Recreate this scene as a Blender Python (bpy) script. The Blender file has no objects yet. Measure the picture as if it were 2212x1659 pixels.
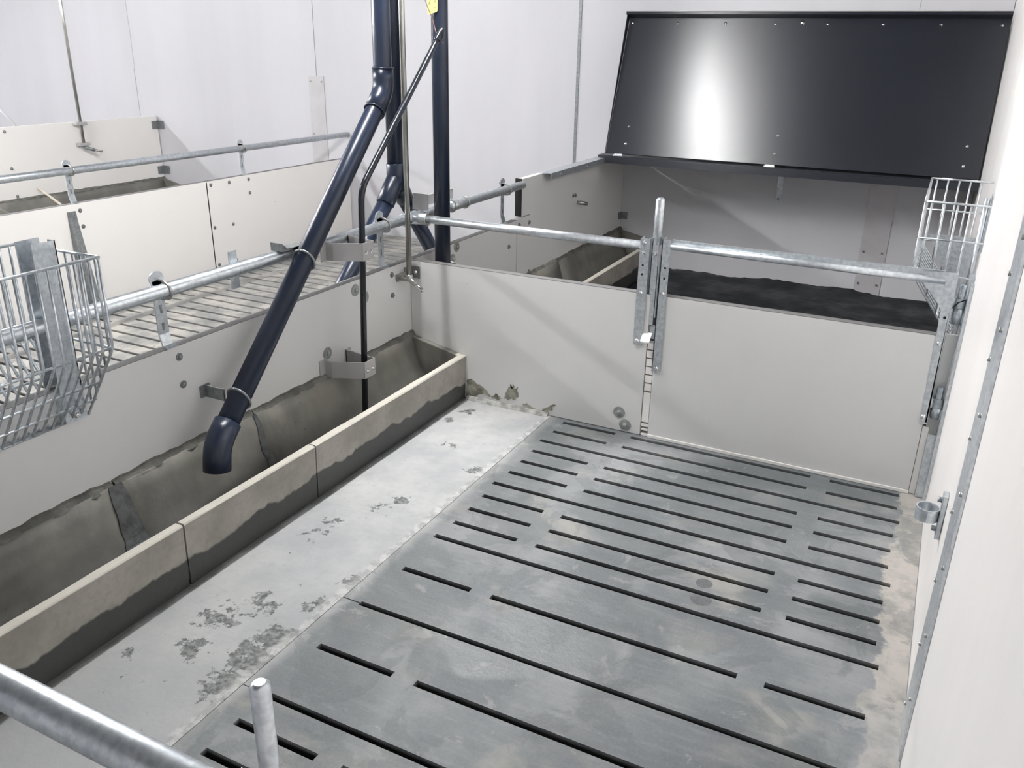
import bpy, bmesh, math, random
from mathutils import Vector, Matrix
random.seed(7)
scene = bpy.context.scene
C = scene.collection

# ------------------------------------------------------------------ camera
cam_d = bpy.data.cameras.new('camera')
cam_d.sensor_width = 36.0
cam_d.lens = 1819.91 / 2212 * 36.0
cam_d.clip_start = 0.02
cam = bpy.data.objects.new('camera', cam_d)
C.objects.link(cam)
cam.location = (1.99182, -3.01023, 1.45913)
cam.rotation_euler = (math.radians(68.11368), math.radians(-0.97095), math.radians(26.69286))
scene.camera = cam

# ------------------------------------------------------------------ world
w = bpy.data.worlds.new('world'); scene.world = w
w.use_nodes = True
w.node_tree.nodes['Background'].inputs[0].default_value = (0.82, 0.88, 1.0, 1)
w.node_tree.nodes['Background'].inputs[1].default_value = 0.25

vs = scene.view_settings
vs.view_transform = 'Standard'; vs.look = 'None'; vs.gamma = 1.0
vs.use_curve_mapping = False
vs.exposure = 0.55

LAMPS = [  # x, y centre, length, watts
    (0.05, -0.05, 1.9, 110), (-3.35, -1.35, 1.9, 190), (-6.6, -0.6, 1.9, 110)]  # last lamp is an unseen addition to brighten the far-left back wall

# ------------------------------------------------------------------ helpers
WL = {}          # world location of every object made here

def tag(o, label=None, cat=None, group=None, kind=None):
    if label: o['label'] = label
    if cat: o['category'] = cat
    if group: o['group'] = group
    if kind: o['kind'] = kind
    return o

def thing(name, loc, label, cat, group=None):
    o = bpy.data.objects.new(name, None)
    o.empty_display_size = 0.05
    C.objects.link(o)
    o.location = loc
    WL[o] = Vector(loc)
    return tag(o, label, cat, group)

def link(name, me, parent, wloc, rot=None):
    o = bpy.data.objects.new(name, me)
    C.objects.link(o)
    wloc = Vector(wloc)
    if parent is not None:
        o.parent = parent
        o.location = wloc - WL[parent]
    else:
        o.location = wloc
    if rot: o.rotation_euler = rot
    WL[o] = wloc
    return o

class B:
    """collects shapes in world coordinates"""
    def __init__(self): self.bm = bmesh.new()
    def box(self, x0, x1, y0, y1, z0, z1, bev=0.0):
        t = bmesh.new()
        bmesh.ops.create_cube(t, size=1.0)
        for v in t.verts:
            v.co = Vector(((x0 + x1) / 2 + v.co.x * (x1 - x0), (y0 + y1) / 2 + v.co.y * (y1 - y0), (z0 + z1) / 2 + v.co.z * (z1 - z0)))
        if bev: bmesh.ops.bevel(t, geom=t.edges[:], offset=bev, segments=2, profile=0.5, affect='EDGES')
        self._add(t); return self
    def _add(self, t, smooth=False):
        me = bpy.data.meshes.new('tmp'); t.to_mesh(me); t.free()
        if smooth:
            for p in me.polygons: p.use_smooth = True
        self.bm.from_mesh(me); bpy.data.meshes.remove(me)
    def prism(self, pts, axis, a0, a1, bev=0.0):
        """polygon pts in the two other axes (in xyz order) extruded along axis"""
        t = bmesh.new(); n = len(pts)
        def mk(p, a):
            if axis == 'x': return (a, p[0], p[1])
            if axis == 'y': return (p[0], a, p[1])
            return (p[0], p[1], a)
        v0 = [t.verts.new(mk(p, a0)) for p in pts]
        v1 = [t.verts.new(mk(p, a1)) for p in pts]
        t.faces.new(v0); t.faces.new(v1[::-1])
        for i in range(n): t.faces.new((v0[i], v1[i], v1[(i + 1) % n], v0[(i + 1) % n]))
        bmesh.ops.recalc_face_normals(t, faces=t.faces[:])
        if bev: bmesh.ops.bevel(t, geom=t.edges[:], offset=bev, segments=2, profile=0.5, affect='EDGES')
        self._add(t); return self
    def tube(self, path, r, seg=14, cap=True, fillet=0.0, fseg=6, round_cap=0.0):
        P = [Vector(p) for p in path]
        if fillet and len(P) > 2:
            Q = [P[0]]
            for i in range(1, len(P) - 1):
                a, b, c = P[i - 1], P[i], P[i + 1]
                f = fillet[i - 1] if isinstance(fillet, (list, tuple)) else fillet
                d1 = (a - b); d2 = (c - b)
                f = min(f, d1.length * .49, d2.length * .49)
                p1 = b + d1.normalized() * f; p2 = b + d2.normalized() * f
                for k in range(fseg + 1):
                    u = k / fseg
                    Q.append(p1 * (1 - u) ** 2 + b * 2 * u * (1 - u) + p2 * u ** 2)
            Q.append(P[-1]); P = Q
        R = [r] * len(P)
        if round_cap:
            d0 = (P[1] - P[0]).normalized(); d1 = (P[-1] - P[-2]).normalized()
            P = [P[0], P[0] + d0 * round_cap] + P[1:-1] + [P[-1] - d1 * round_cap, P[-1]]
            R = [r - round_cap] + [r] * (len(P) - 2) + [r - round_cap]
        t = bmesh.new(); rings = []; up = None
        for i, p in enumerate(P):
            if i == 0: d = P[1] - P[0]
            elif i == len(P) - 1: d = P[-1] - P[-2]
            else: d = (P[i + 1] - p).normalized() + (p - P[i - 1]).normalized()
            d.normalize()
            if up is None:
                up = Vector((0, 0, 1)) if abs(d.z) < .9 else Vector((0, 1, 0))
            s = d.cross(up).normalized(); up = s.cross(d).normalized()
            rings.append([t.verts.new(p + (s * math.cos(2 * math.pi * k / seg) + up * math.sin(2 * math.pi * k / seg)) * R[i]) for k in range(seg)])
        for a, b in zip(rings, rings[1:]):
            for k in range(seg):
                t.faces.new((a[k], a[(k + 1) % seg], b[(k + 1) % seg], b[k])).smooth = True
        if cap:
            t.faces.new(rings[0][::-1]); t.faces.new(rings[-1])
        bmesh.ops.recalc_face_normals(t, faces=t.faces[:])
        self._add(t); return self
    def hollow(self, p0, p1, ro, ri, seg=20):
        """open pipe piece with wall thickness"""
        p0 = Vector(p0); p1 = Vector(p1); d = (p1 - p0).normalized()
        up = Vector((0, 0, 1)) if abs(d.z) < .9 else Vector((0, 1, 0))
        s = d.cross(up).normalized(); up = s.cross(d)
        t = bmesh.new()
        def ring(p, r): return [t.verts.new(p + (s * math.cos(2 * math.pi * k / seg) + up * math.sin(2 * math.pi * k / seg)) * r) for k in range(seg)]
        A, Bq, Cq, D = ring(p0, ro), ring(p1, ro), ring(p1, ri), ring(p0, ri)
        for a, b in ((A, Bq), (Bq, Cq), (Cq, D), (D, A)):
            for k in range(seg): t.faces.new((a[k], a[(k + 1) % seg], b[(k + 1) % seg], b[k]))
        for f in t.faces: f.smooth = False
        bmesh.ops.recalc_face_normals(t, faces=t.faces[:])
        self._add(t); return self
    def torus(self, c, n, R, r, a0=0.0, a1=2 * math.pi, seg=28, ref=None):
        c = Vector(c); n = Vector(n).normalized()
        ref = Vector(ref) if ref else (Vector((0, 0, 1)) if abs(n.z) < .9 else Vector((1, 0, 0)))
        s = (ref - n * ref.dot(n)).normalized(); t_ = n.cross(s)
        pts = [c + (s * math.cos(a0 + (a1 - a0) * i / seg) + t_ * math.sin(a0 + (a1 - a0) * i / seg)) * R for i in range(seg + 1)]
        return self.tube(pts, r, 8, cap=True)
    def build(self, name, mat, parent=None, origin=None):
        me = bpy.data.meshes.new(name)
        bm = self.bm
        if parent is None and origin is None:
            xs = [v.co.x for v in bm.verts]; ys = [v.co.y for v in bm.verts]; zs = [v.co.z for v in bm.verts]
            origin = ((min(xs) + max(xs)) / 2, (min(ys) + max(ys)) / 2, min(zs))
        elif origin is None:
            xs = [v.co.x for v in bm.verts]; ys = [v.co.y for v in bm.verts]; zs = [v.co.z for v in bm.verts]
            origin = ((min(xs) + max(xs)) / 2, (min(ys) + max(ys)) / 2, (min(zs) + max(zs)) / 2)
        bmesh.ops.translate(bm, verts=bm.verts[:], vec=-Vector(origin))
        bm.to_mesh(me); bm.free()
        if mat: me.materials.append(mat)
        return link(name, me, parent, origin)

# ------------------------------------------------------------------ materials
def new_mat(name):
    m = bpy.data.materials.new(name); m.use_nodes = True
    nt = m.node_tree; bs = nt.nodes['Principled BSDF']
    return m, nt, bs

class N:
    def __init__(self, nt): self.nt = nt
    def node(self, t, **kw):
        n = self.nt.nodes.new(t)
        for k, v in kw.items(): setattr(n, k, v)
        return n
    def put(self, sock, v):
        if hasattr(v, 'is_output'): self.nt.links.new(v, sock)
        else: sock.default_value = v
    def math(self, op, a, b=0.0, c=None, clamp=False):
        n = self.node('ShaderNodeMath', operation=op, use_clamp=clamp)
        self.put(n.inputs[0], a); self.put(n.inputs[1], b)
        if c is not None: self.put(n.inputs[2], c)
        return n.outputs[0]
    def pos(self): return self.node('ShaderNodeNewGeometry').outputs['Position']
    def xyz(self, v):
        n = self.node('ShaderNodeSeparateXYZ'); self.put(n.inputs[0], v); return n.outputs
    def scaled(self, v, s):
        n = self.node('ShaderNodeVectorMath', operation='MULTIPLY'); self.put(n.inputs[0], v); n.inputs[1].default_value = s; return n.outputs[0]
    def noise(self, v, scale, detail=4, rough=.55, dist=0.0):
        n = self.node('ShaderNodeTexNoise'); self.put(n.inputs['Vector'], v)
        n.inputs['Scale'].default_value = scale; n.inputs['Detail'].default_value = detail
        n.inputs['Roughness'].default_value = rough; n.inputs['Distortion'].default_value = dist
        return n.outputs[0]
    def vor(self, v, scale, feature='F1'):
        n = self.node('ShaderNodeTexVoronoi', feature=feature); self.put(n.inputs['Vector'], v); n.inputs['Scale'].default_value = scale
        return n.outputs['Distance']
    def ramp(self, f, a, b, lo=0.0, hi=1.0, smooth=True):
        n = self.node('ShaderNodeMapRange', interpolation_type='SMOOTHSTEP' if smooth else 'LINEAR')
        self.put(n.inputs[0], f)
        for i, v in enumerate((a, b, lo, hi)): self.put(n.inputs[i + 1], v)
        return n.outputs[0]
    def mix(self, f, a, b):
        n = self.node('ShaderNodeMix', data_type='RGBA'); self.put(n.inputs[0], f)
        for s, v in ((n.inputs[6], a), (n.inputs[7], b)):
            self.put(s, (*v, 1) if isinstance(v, tuple) and len(v) == 3 else v)
        return n.outputs[2]
    def dist(self, v, p):
        n = self.node('ShaderNodeVectorMath', operation='DISTANCE'); self.put(n.inputs[0], v); n.inputs[1].default_value = p; return n.outputs['Value']
    def bump(self, h, strength, distance=0.01):
        n = self.node('ShaderNodeBump'); n.inputs['Strength'].default_value = strength; n.inputs['Distance'].default_value = distance
        self.put(n.inputs['Height'], h); return n.outputs[0]

def simple(name, col, rough=.5, metal=0.0, var=0.0, vscale=8.0, bump=0.0, bscale=60.0, spec=.5, rvar=0.0):
    m, nt, bs = new_mat(name); n = N(nt)
    p = n.pos()
    if var:
        f = n.noise(p, vscale, 5)
        f = n.ramp(f, .3, .7)
        c1 = tuple(max(0, c * (1 - var)) for c in col); c2 = tuple(min(1, c * (1 + var)) for c in col)
        nt.links.new(n.mix(f, c1, c2), bs.inputs['Base Color'])
        if rvar: nt.links.new(n.ramp(f, 0, 1, rough - rvar, rough + rvar), bs.inputs['Roughness'])
        else: bs.inputs['Roughness'].default_value = rough
    else:
        bs.inputs['Base Color'].default_value = (*col, 1); bs.inputs['Roughness'].default_value = rough
    bs.inputs['Metallic'].default_value = metal
    bs.inputs['Specular IOR Level'].default_value = spec
    if bump: nt.links.new(n.bump(n.noise(p, bscale, 4), bump), bs.inputs['Normal'])
    return m

MAT = {}
def pvc(name, col, dirt=.12):
    m, nt, bs = new_mat(name); n = N(nt); p = n.pos()
    big = n.ramp(n.noise(n.scaled(p, (1, 1, .45)), 3.5, 5), .35, .75)
    col2 = n.mix(n.math('MULTIPLY', big, dirt), col, (.52, .51, .47))
    spk = n.ramp(n.vor(p, 7.5), .022, .036, 1.0, 0.0)       # sparse splash marks
    spk = n.math('MULTIPLY', spk, n.ramp(n.noise(p, 2.2, 2), .5, .62))
    nt.links.new(n.mix(spk, col2, (.16, .155, .14)), bs.inputs['Base Color'])
    bs.inputs['Roughness'].default_value = .38
    nt.links.new(n.bump(n.noise(n.scaled(p, (1, 1, .3)), 9, 3), .05, .01), bs.inputs['Normal'])
    return m
MAT['pvc'] = pvc('white_board', (.72, .718, .71))
MAT['pvc_clean'] = pvc('clean_white_board', (.88, .855, .825), .04)

def wallmat(name, col, vertical=True):
    m, nt, bs = new_mat(name); n = N(nt); p = n.pos()
    sc = n.scaled(p, (1, 1, .12))
    f = n.ramp(n.noise(sc, 2.2, 4), .3, .75)
    nt.links.new(n.mix(f, col, tuple(c * .93 for c in col)), bs.inputs['Base Color'])
    bs.inputs['Roughness'].default_value = .42
    nt.links.new(n.bump(n.noise(sc, 1.8, 3), .34, .06), bs.inputs['Normal'])
    return m
MAT['wall'] = wallmat('wall_panel_white', (.64, .635, .665))
MAT['wall_warm'] = wallmat('wall_panel_warm', (.75, .725, .71))

def galv():
    m, nt, bs = new_mat('galvanised_steel'); n = N(nt); p = n.pos()
    f = n.ramp(n.noise(p, 75, 3, .6), .35, .65)
    g = n.ramp(n.noise(p, 14, 5), .35, .7)
    c = n.mix(f, (.56, .60, .64), (.74, .78, .81))
    c = n.mix(n.math('MULTIPLY', g, .25), c, (.46, .50, .53))
    nt.links.new(c, bs.inputs['Base Color'])
    bs.inputs['Metallic'].default_value = .85
    nt.links.new(n.ramp(g, 0, 1, .32, .42), bs.inputs['Roughness'])
    nt.links.new(n.bump(n.noise(p, 120, 2), .05, .003), bs.inputs['Normal'])
    return m
MAT['galv'] = galv()
MAT['ceiling'] = simple('grey_ceiling', (.20, .205, .215), .7, 0, .05, 3)
MAT['zinc'] = simple('dull_zinc', (.26, .275, .28), .45, .6, .2, 60)
MAT['washer'] = simple('zinc_washer', (.36, .38, .37), .5, .5, .2, 40)
MAT['stainless'] = simple('stainless', (.50, .49, .46), .28, .9, .12, 20)
MAT['cover'] = simple('grey_cover_strip', (.50, .49, .49), .4, .35, .06, 6)
MAT['cover_wall'] = simple('pale_cover_strip', (.56, .545, .56), .4, .2, .06, 6)
MAT['chrome'] = simple('chrome', (.8, .8, .8), .12, 1.0)
MAT['pipe'] = simple('dark_blue_pvc', (.013, .020, .040), .30, 0, .25, 3, .04, 40)
MAT['conduit'] = simple('black_conduit', (.012, .015, .022), .22, 0, .2, 20)
MAT['edge'] = simple('grey_board_edge', (.17, .165, .165), .6)
MAT['black'] = simple('black_gap', (.006, .006, .006), .8)
MAT['pit'] = simple('dark_pit', (.012, .012, .012), .9)
MAT['white'] = simple('white_paint', (.82, .82, .80), .4)
MAT['paper'] = simple('yellow_tag', (.86, .82, .28), .55)
MAT['ink'] = simple('grey_ink', (.28, .26, .12), .7)
MAT['copper'] = simple('brown_wire', (.26, .14, .11), .5)
MAT['foam'] = simple('cream_filler', (.74, .68, .58), .8, 0, .1, 30, .3, 60)
MAT['green'] = simple('green_knob', (.08, .18, .13), .5)

def lidmat():
    m, nt, bs = new_mat('black_film_board'); n = N(nt); p = n.pos()
    s = n.scaled(p, (1, 1, 1))
    spk = n.ramp(n.vor(p, 24), .03, .07, 1, 0)
    X, Y, Z = n.xyz(p)
    zone = n.math('MULTIPLY', n.ramp(Z, .83, 1.05, 1, 0), n.ramp(n.noise(p, 3, 2), .45, .6))
    c = n.mix(n.math('MULTIPLY', spk, zone), (.009, .011, .018), (.004, .004, .004))
    nt.links.new(c, bs.inputs['Base Color'])
    tv = n.node('ShaderNodeCombineXYZ'); tv.inputs[1].default_value = .36; tv.inputs[2].default_value = .933
    nt.links.new(tv.outputs[0], bs.inputs['Tangent']); bs.inputs['Anisotropic'].default_value = .75
    nt.links.new(n.math('ADD', n.ramp(n.noise(n.scaled(p, (1, 3, 3)), 60, 2), .3, .7, .325, .335), n.math('MULTIPLY', n.math('MULTIPLY', spk, zone), .5)), bs.inputs['Roughness'])
    bs.inputs['Specular IOR Level'].default_value = .9
    nt.links.new(n.bump(n.noise(n.scaled(p, (1, 6, 6)), 30, 2), .02, .003), bs.inputs['Normal'])
    return m
MAT['lid'] = lidmat()

def matmat():
    m, nt, bs = new_mat('black_rubber'); n = N(nt); p = n.pos()
    f = n.ramp(n.noise(p, 5, 6), .45, .75)
    d = n.ramp(n.noise(p, 40, 5), .6, .75)
    c = n.mix(f, (.006, .008, .010), (.016, .020, .024))
    c = n.mix(n.math('MULTIPLY', d, .25), c, (.06, .068, .075))
    nt.links.new(c, bs.inputs['Base Color'])
    nt.links.new(n.ramp(n.noise(p, 3.5, 4), .35, .65, .4, .7), bs.inputs['Roughness'])
    bs.inputs['Specular IOR Level'].default_value = .25
    nt.links.new(n.bump(n.noise(p, 25, 5), .35, .01), bs.inputs['Normal'])
    return m
MAT['mat'] = matmat()

def slatmat():
    m, nt, bs = new_mat('slat_concrete'); n = N(nt); p = n.pos()
    X, Y, Z = n.xyz(p)
    base = n.mix(n.ramp(n.noise(p, 2.6, 6, .6), .35, .68), (.150, .162, .172), (.270, .278, .286))
    base = n.mix(n.math('MULTIPLY', n.ramp(n.noise(n.scaled(p, (1, 1.3, 1)), 3.4, 4), .52, .72), .75), base, (.33, .315, .285))
    # damp patches with drying edges
    wet = n.ramp(n.noise(n.scaled(p, (1.0, 1.0, 1)), 1.9, 5, .55, .6), .51, .57)
    base = n.mix(n.math('MULTIPLY', wet, .6), base, (.115, .128, .135))
    for q, rx, a in (((1.126, -1.50, 0), .14, .5), ((1.66, -1.48, 0), .25, .4), ((1.61, -1.09, 0), .12, .45), ((.86, -1.44, 0), .15, .4), ((1.65, .0, 0), .22, .45), ((1.0, -.05, 0), .10, .3)):
        d = n.math('ADD', n.dist(p, q), n.math('MULTIPLY', n.math('SUBTRACT', n.noise(p, 6, 3), .5), .22))
        base = n.mix(n.math('MULTIPLY', n.ramp(d, rx * .85, rx * 1.1, 1, 0), a), base, (.100, .113, .12))
    for q, rx in (((1.584, -.885, 0), .026), ((1.596, -.965, 0), .032)):   # two wet drops
        base = n.mix(n.ramp(n.dist(n.scaled(p, (1, 1, 0)), q), rx * .9, rx, .9, 0), base, (.075, .08, .085))
    # pale cement wash by the wall and along the seam
    ns = n.math('MULTIPLY', n.math('SUBTRACT', n.noise(p, 7, 5), .5), .16)
    apr = n.ramp(n.math('ADD', n.math('ADD', X, ns), n.math('MULTIPLY', n.math('SUBTRACT', n.noise(p, 35, 6, .7), .5), .06)), 2.05, 2.066)
    apr = n.math('MULTIPLY', apr, n.ramp(n.math('ADD', Y, n.math('MULTIPLY', ns, 3)), -1.6, -.9, .55, 1))
    base = n.mix(apr, base, n.mix(n.ramp(n.noise(p, 14, 6, .65), .42, .66), (.47, .435, .40), (.31, .30, .275)))
    seam = n.ramp(n.math('ADD', X, n.math('MULTIPLY', ns, .35)), .69, .735, 1, 0)
    seam = n.math('MULTIPLY', seam, n.ramp(X, .2, .3))
    base = n.mix(n.math('MULTIPLY', seam, .6), base, (.46, .46, .45))
    # the dry slats of the next pen are paler and dustier
    dry = n.ramp(X, -.9, -.5, 1, 0)
    cells = n.node('ShaderNodeTexVoronoi', distance='CHEBYCHEV'); n.put(cells.inputs['Vector'], p); cells.inputs['Scale'].default_value = 7
    cl = n.ramp(n.noise(p, 6, 3), .4, .62)
    dc = n.mix(cl, (.235, .23, .22), (.40, .38, .345))
    base = n.mix(dry, base, dc)
    fine = n.noise(p, 120, 3)
    brush = n.noise(n.scaled(p, (.12, 1, 1)), 55, 4)
    base = n.mix(n.ramp(brush, .45, .75, 0, .13), base, (.40, .405, .42))
    base = n.mix(n.ramp(n.noise(p, 17, 6, .65), .55, .72, 0, .4), base, (.145, .155, .16))
    blot = n.ramp(n.noise(p, 4.2, 7, .62, .8), .52, .56)
    base = n.mix(n.math('MULTIPLY', blot, .38), base, (.10, .112, .118))
    pale = n.ramp(n.noise(n.scaled(p, (1, 1, 2)), 8.5, 7, .7, .5), .60, .66)
    base = n.mix(n.math('MULTIPLY', pale, .35), base, (.40, .39, .37))
    base = n.mix(n.ramp(fine, .3, .75, 0, .12), base, (.36, .36, .37))
    sp = n.ramp(n.vor(p, 9), .010, .022, 1, 0)
    base = n.mix(n.math('MULTIPLY', sp, .7), base, (.6, .6, .58))
    # slot sides turn near black just below the top surface
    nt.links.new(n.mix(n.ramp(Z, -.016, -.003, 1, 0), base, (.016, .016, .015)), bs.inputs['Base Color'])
    nt.links.new(n.ramp(wet, 0, 1, .62, .42), bs.inputs['Roughness'])
    h = n.math('ADD', n.noise(p, 45, 5), n.math('MULTIPLY', n.noise(p, 220, 2), .4))
    nt.links.new(n.bump(h, .18, .006), bs.inputs['Normal'])
    return m
MAT['slat'] = slatmat()

def stripmat():
    m, nt, bs = new_mat('solid_floor_concrete'); n = N(nt); p = n.pos()
    X, Y, Z = n.xyz(p)
    base = n.mix(n.ramp(n.noise(p, 3, 6, .6), .3, .7), (.35, .36, .37), (.53, .53, .525))
    base = n.mix(n.ramp(n.noise(p, 13, 6, .65), .45, .7, 0, .45), base, (.37, .38, .39))
    base = n.mix(n.ramp(n.math('ADD', Y, n.noise(p, 2, 3)), -1.7, -.2, .5, 0), base, (.36, .365, .36))
    base = n.mix(n.math('MULTIPLY', n.ramp(n.noise(p, 38, 5), .5, .75), .3), base, (.33, .34, .34))
    # worn-through scabs
    tot = None
    for q, r, a in (((.638, -1.66, 0), .07, .30), ((.64, -1.75, 0), .075, .32), ((.655, -1.86, 0), .07, .30), ((.487, -1.79, 0), .06, .26),
                    ((.452, -1.66, 0), .09, .20), ((.50, -1.57, 0), .08, .20), ((.42, -1.13, 0), .05, .2), ((.40, -1.2, 0), .06, .18), ((.534, -.895, 0), .04, .27), ((.50, -.97, 0), .06, .16),
                    ((.644, -.583, 0), .035, .30), ((.328, -.234, 0), .05, .2), ((.36, -.12, 0), .05, .19), ((.345, -1.885, 0), .035, .2), ((.44, -.45, 0), .05, .17), ((.67, -1.36, 0), .05, .22), ((.66, -1.5, 0), .07, .17)):
        t = n.ramp(n.dist(n.scaled(p, (1, 1, 0)), q), 0, r * 1.5, a, 0)
        tot = t if tot is None else n.math('MAXIMUM', tot, t)
    nz = n.noise(p, 26, 8, .68)
    scab = n.ramp(n.math('ADD', nz, tot), .655, .69)
    scab2 = n.ramp(nz, .68, .70)
    sc = n.math('MAXIMUM', scab, n.math('MULTIPLY', scab2, .8))
    base = n.mix(n.math('MULTIPLY', sc, .95), base, n.mix(n.ramp(n.noise(p, 70, 4), .35, .65), (.07, .075, .075), (.24, .245, .24)))
    seam = n.ramp(n.math('ADD', X, n.math('MULTIPLY', n.math('SUBTRACT', n.noise(p, 22, 5), .5), .05)), .655, .675)
    base = n.mix(n.math('MULTIPLY', seam, .55), base, n.mix(n.ramp(n.noise(p, 30, 4), .4, .6), (.30, .30, .295), (.62, .62, .60)))
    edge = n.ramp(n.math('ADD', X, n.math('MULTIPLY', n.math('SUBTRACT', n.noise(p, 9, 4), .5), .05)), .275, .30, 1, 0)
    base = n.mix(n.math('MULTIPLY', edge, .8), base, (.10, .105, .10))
    nt.links.new(base, bs.inputs['Base Color'])
    bs.inputs['Roughness'].default_value = .6
    h = n.math('SUBTRACT', n.noise(p, 60, 5), n.math('MULTIPLY', sc, 1.2))
    nt.links.new(n.bump(h, .35, .005), bs.inputs['Normal'])
    return m
MAT['strip'] = stripmat()

def troughmat(name, off=0.0, sgn=1.0):
    m, nt, bs = new_mat(name); n = N(nt); p = n.pos()
    X, Y, Z = n.xyz(p)
    X = n.math('MULTIPLY', n.math('SUBTRACT', X, off), sgn)
    base = n.mix(n.ramp(n.noise(p, 6, 6, .6), .3, .72), (.27, .255, .225), (.40, .375, .335))
    base = n.mix(n.math('MULTIPLY', n.ramp(n.noise(p, 60, 4), .45, .7), .25), base, (.2, .19, .17))
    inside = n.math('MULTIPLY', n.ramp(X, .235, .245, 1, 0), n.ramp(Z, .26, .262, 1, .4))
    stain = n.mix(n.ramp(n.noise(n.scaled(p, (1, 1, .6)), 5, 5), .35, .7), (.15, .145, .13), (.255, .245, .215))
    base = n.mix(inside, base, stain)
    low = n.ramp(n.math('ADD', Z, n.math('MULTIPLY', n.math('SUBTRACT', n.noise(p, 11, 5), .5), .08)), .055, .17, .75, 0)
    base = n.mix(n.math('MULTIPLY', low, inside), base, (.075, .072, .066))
    spk = n.math('MULTIPLY', n.ramp(n.vor(p, 26), .05, .12, 1, 0), n.math('MULTIPLY', n.ramp(n.noise(p, 4, 2), .5, .6), inside))
    base = n.mix(n.math('MULTIPLY', spk, .6), base, (.06, .055, .03))
    rim_lit = n.math('MULTIPLY', n.ramp(Z, .196, .201), n.ramp(X, .238, .246))
    base = n.mix(n.math('MULTIPLY', rim_lit, .95), base, n.mix(n.noise(p, 30, 4), (.54, .51, .45), (.66, .63, .56)))  # rim top painted paler, standing in for light from above
    # damp foot of the outer face
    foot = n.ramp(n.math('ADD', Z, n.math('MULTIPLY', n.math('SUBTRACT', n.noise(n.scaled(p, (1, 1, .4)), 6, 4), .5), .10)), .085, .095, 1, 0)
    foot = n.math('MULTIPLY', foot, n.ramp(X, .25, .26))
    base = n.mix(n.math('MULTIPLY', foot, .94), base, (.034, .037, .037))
    nt.links.new(base, bs.inputs['Base Color'])
    nt.links.new(n.ramp(foot, 0, 1, .6, .45), bs.inputs['Roughness'])
    nt.links.new(n.bump(n.noise(p, 55, 5), .25, .004), bs.inputs['Normal'])
    return m
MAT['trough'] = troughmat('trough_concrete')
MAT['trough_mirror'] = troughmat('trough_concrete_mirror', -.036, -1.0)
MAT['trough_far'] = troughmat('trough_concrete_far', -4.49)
MAT['mortar'] = simple('mortar', (.13, .13, .115), .75, 0, .35, 18, .5, 60)
MAT['mortar_pale'] = simple('pale_mortar', (.27, .262, .215), .8, 0, .5, 22, .6, 50)
MAT['joint'] = simple('joint_mortar', (.085, .09, .09), .7, 0, .3, 30, .3, 60)
MAT['fillet'] = simple('grey_mortar_fillet', (.36, .36, .34), .8, 0, .4, 30, .6, 50)

# ------------------------------------------------------------------ structure
XR = 2.146       # face of the right wall in the front pen
XB = 2.18        # face of the right wall in the rear pen
YB = 2.72        # back wall
ZC = 2.6
XL, YF = -7.2, -5.0

floor = B().box(0.0, 0.69, -2.62, 0.0, -.10, 0.0).build('floor', MAT['strip'])
tag(floor, 'pale worn solid concrete floor strip between trough and slatted floor', 'floor', kind='structure')
def fpart(name, mat, *b):
    o = B().box(*b).build(name, mat, floor); return o
fpart('rear_slab', MAT['strip'], 0.0, XB, .168, YB, -.10, -.002)
fpart('rear_slab', MAT['strip'], 0.0, .688, .001, .166, -.10, -.002)
fpart('far_slab', MAT['strip'], XL, -2.30, -2.62, YB, -.10, -.004)
fpart('aisle_slab', MAT['strip'], XL, XB, YF, -2.63, -.10, -.002)
fpart('hidden_slab', MAT['strip'], -.80, -.001, -2.62, YB, -.10, -.002)
fpart('pit_bed', MAT['pit'], XL, XB, YF, YB, -.66, -.60)

CX = [.7626, .9935, 1.06, 1.7588, 1.827, 2.0613]
def slat_mesh(x0, x1, cs, js, je, depth, rows, name, width=.4):
    """a slatted concrete panel: local y from 0 (front) to -width"""
    hw = .0105
    xs = sorted(set([x0, js, je, x1] + cs)); ys = [0.0, -hw]
    for r in rows: ys += [r + hw, r - hw]
    ys += [-width + hw, -width]
    ys = sorted(set(ys), reverse=True)
    def solid(i, j):
        if i < 0 or j < 0 or i >= len(xs) - 1 or j >= len(ys) - 1: return False
        xm = (xs[i] + xs[i + 1]) / 2; ym = (ys[j] + ys[j + 1]) / 2
        if ym > -hw or ym < -width + hw: return not (js < xm < je)
        for r in rows:
            if abs(ym - r) < hw:
                return not any(cs[k] < xm < cs[k + 1] for k in (0, 2, 4))
        return True
    V, F, idx = [], [], {}
    def v(i, j, z):
        k = (i, j, z)
        if k not in idx: idx[k] = len(V); V.append((xs[i], ys[j], -depth if z else 0.0))
        return idx[k]
    for i in range(len(xs) - 1):
        for j in range(len(ys) - 1):
            if not solid(i, j): continue
            F.append((v(i, j + 1, 0), v(i + 1, j + 1, 0), v(i + 1, j, 0), v(i, j, 0)))
            for (di, dj, e) in ((1, 0, ((i + 1, j), (i + 1, j + 1))), (-1, 0, ((i, j + 1), (i, j))), (0, 1, ((i + 1, j + 1), (i, j + 1))), (0, -1, ((i, j), (i + 1, j)))):
                if not solid(i + di, j + dj):
                    a, b = e
                    F.append((v(*a, 0), v(*b, 0), v(*b, 1), v(*a, 1)))
    me = bpy.data.meshes.new(name); me.from_pydata(V, [], F); me.update()
    me.materials.append(MAT['slat'])
    return me
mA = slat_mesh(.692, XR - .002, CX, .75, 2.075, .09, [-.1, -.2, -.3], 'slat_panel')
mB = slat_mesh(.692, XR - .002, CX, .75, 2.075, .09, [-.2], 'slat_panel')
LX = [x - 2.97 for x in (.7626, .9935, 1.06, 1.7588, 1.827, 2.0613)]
mL = slat_mesh(-2.285, -.805, LX, LX[0], LX[5], .09, [-.1, -.2, -.3], 'slat_panel')
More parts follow.
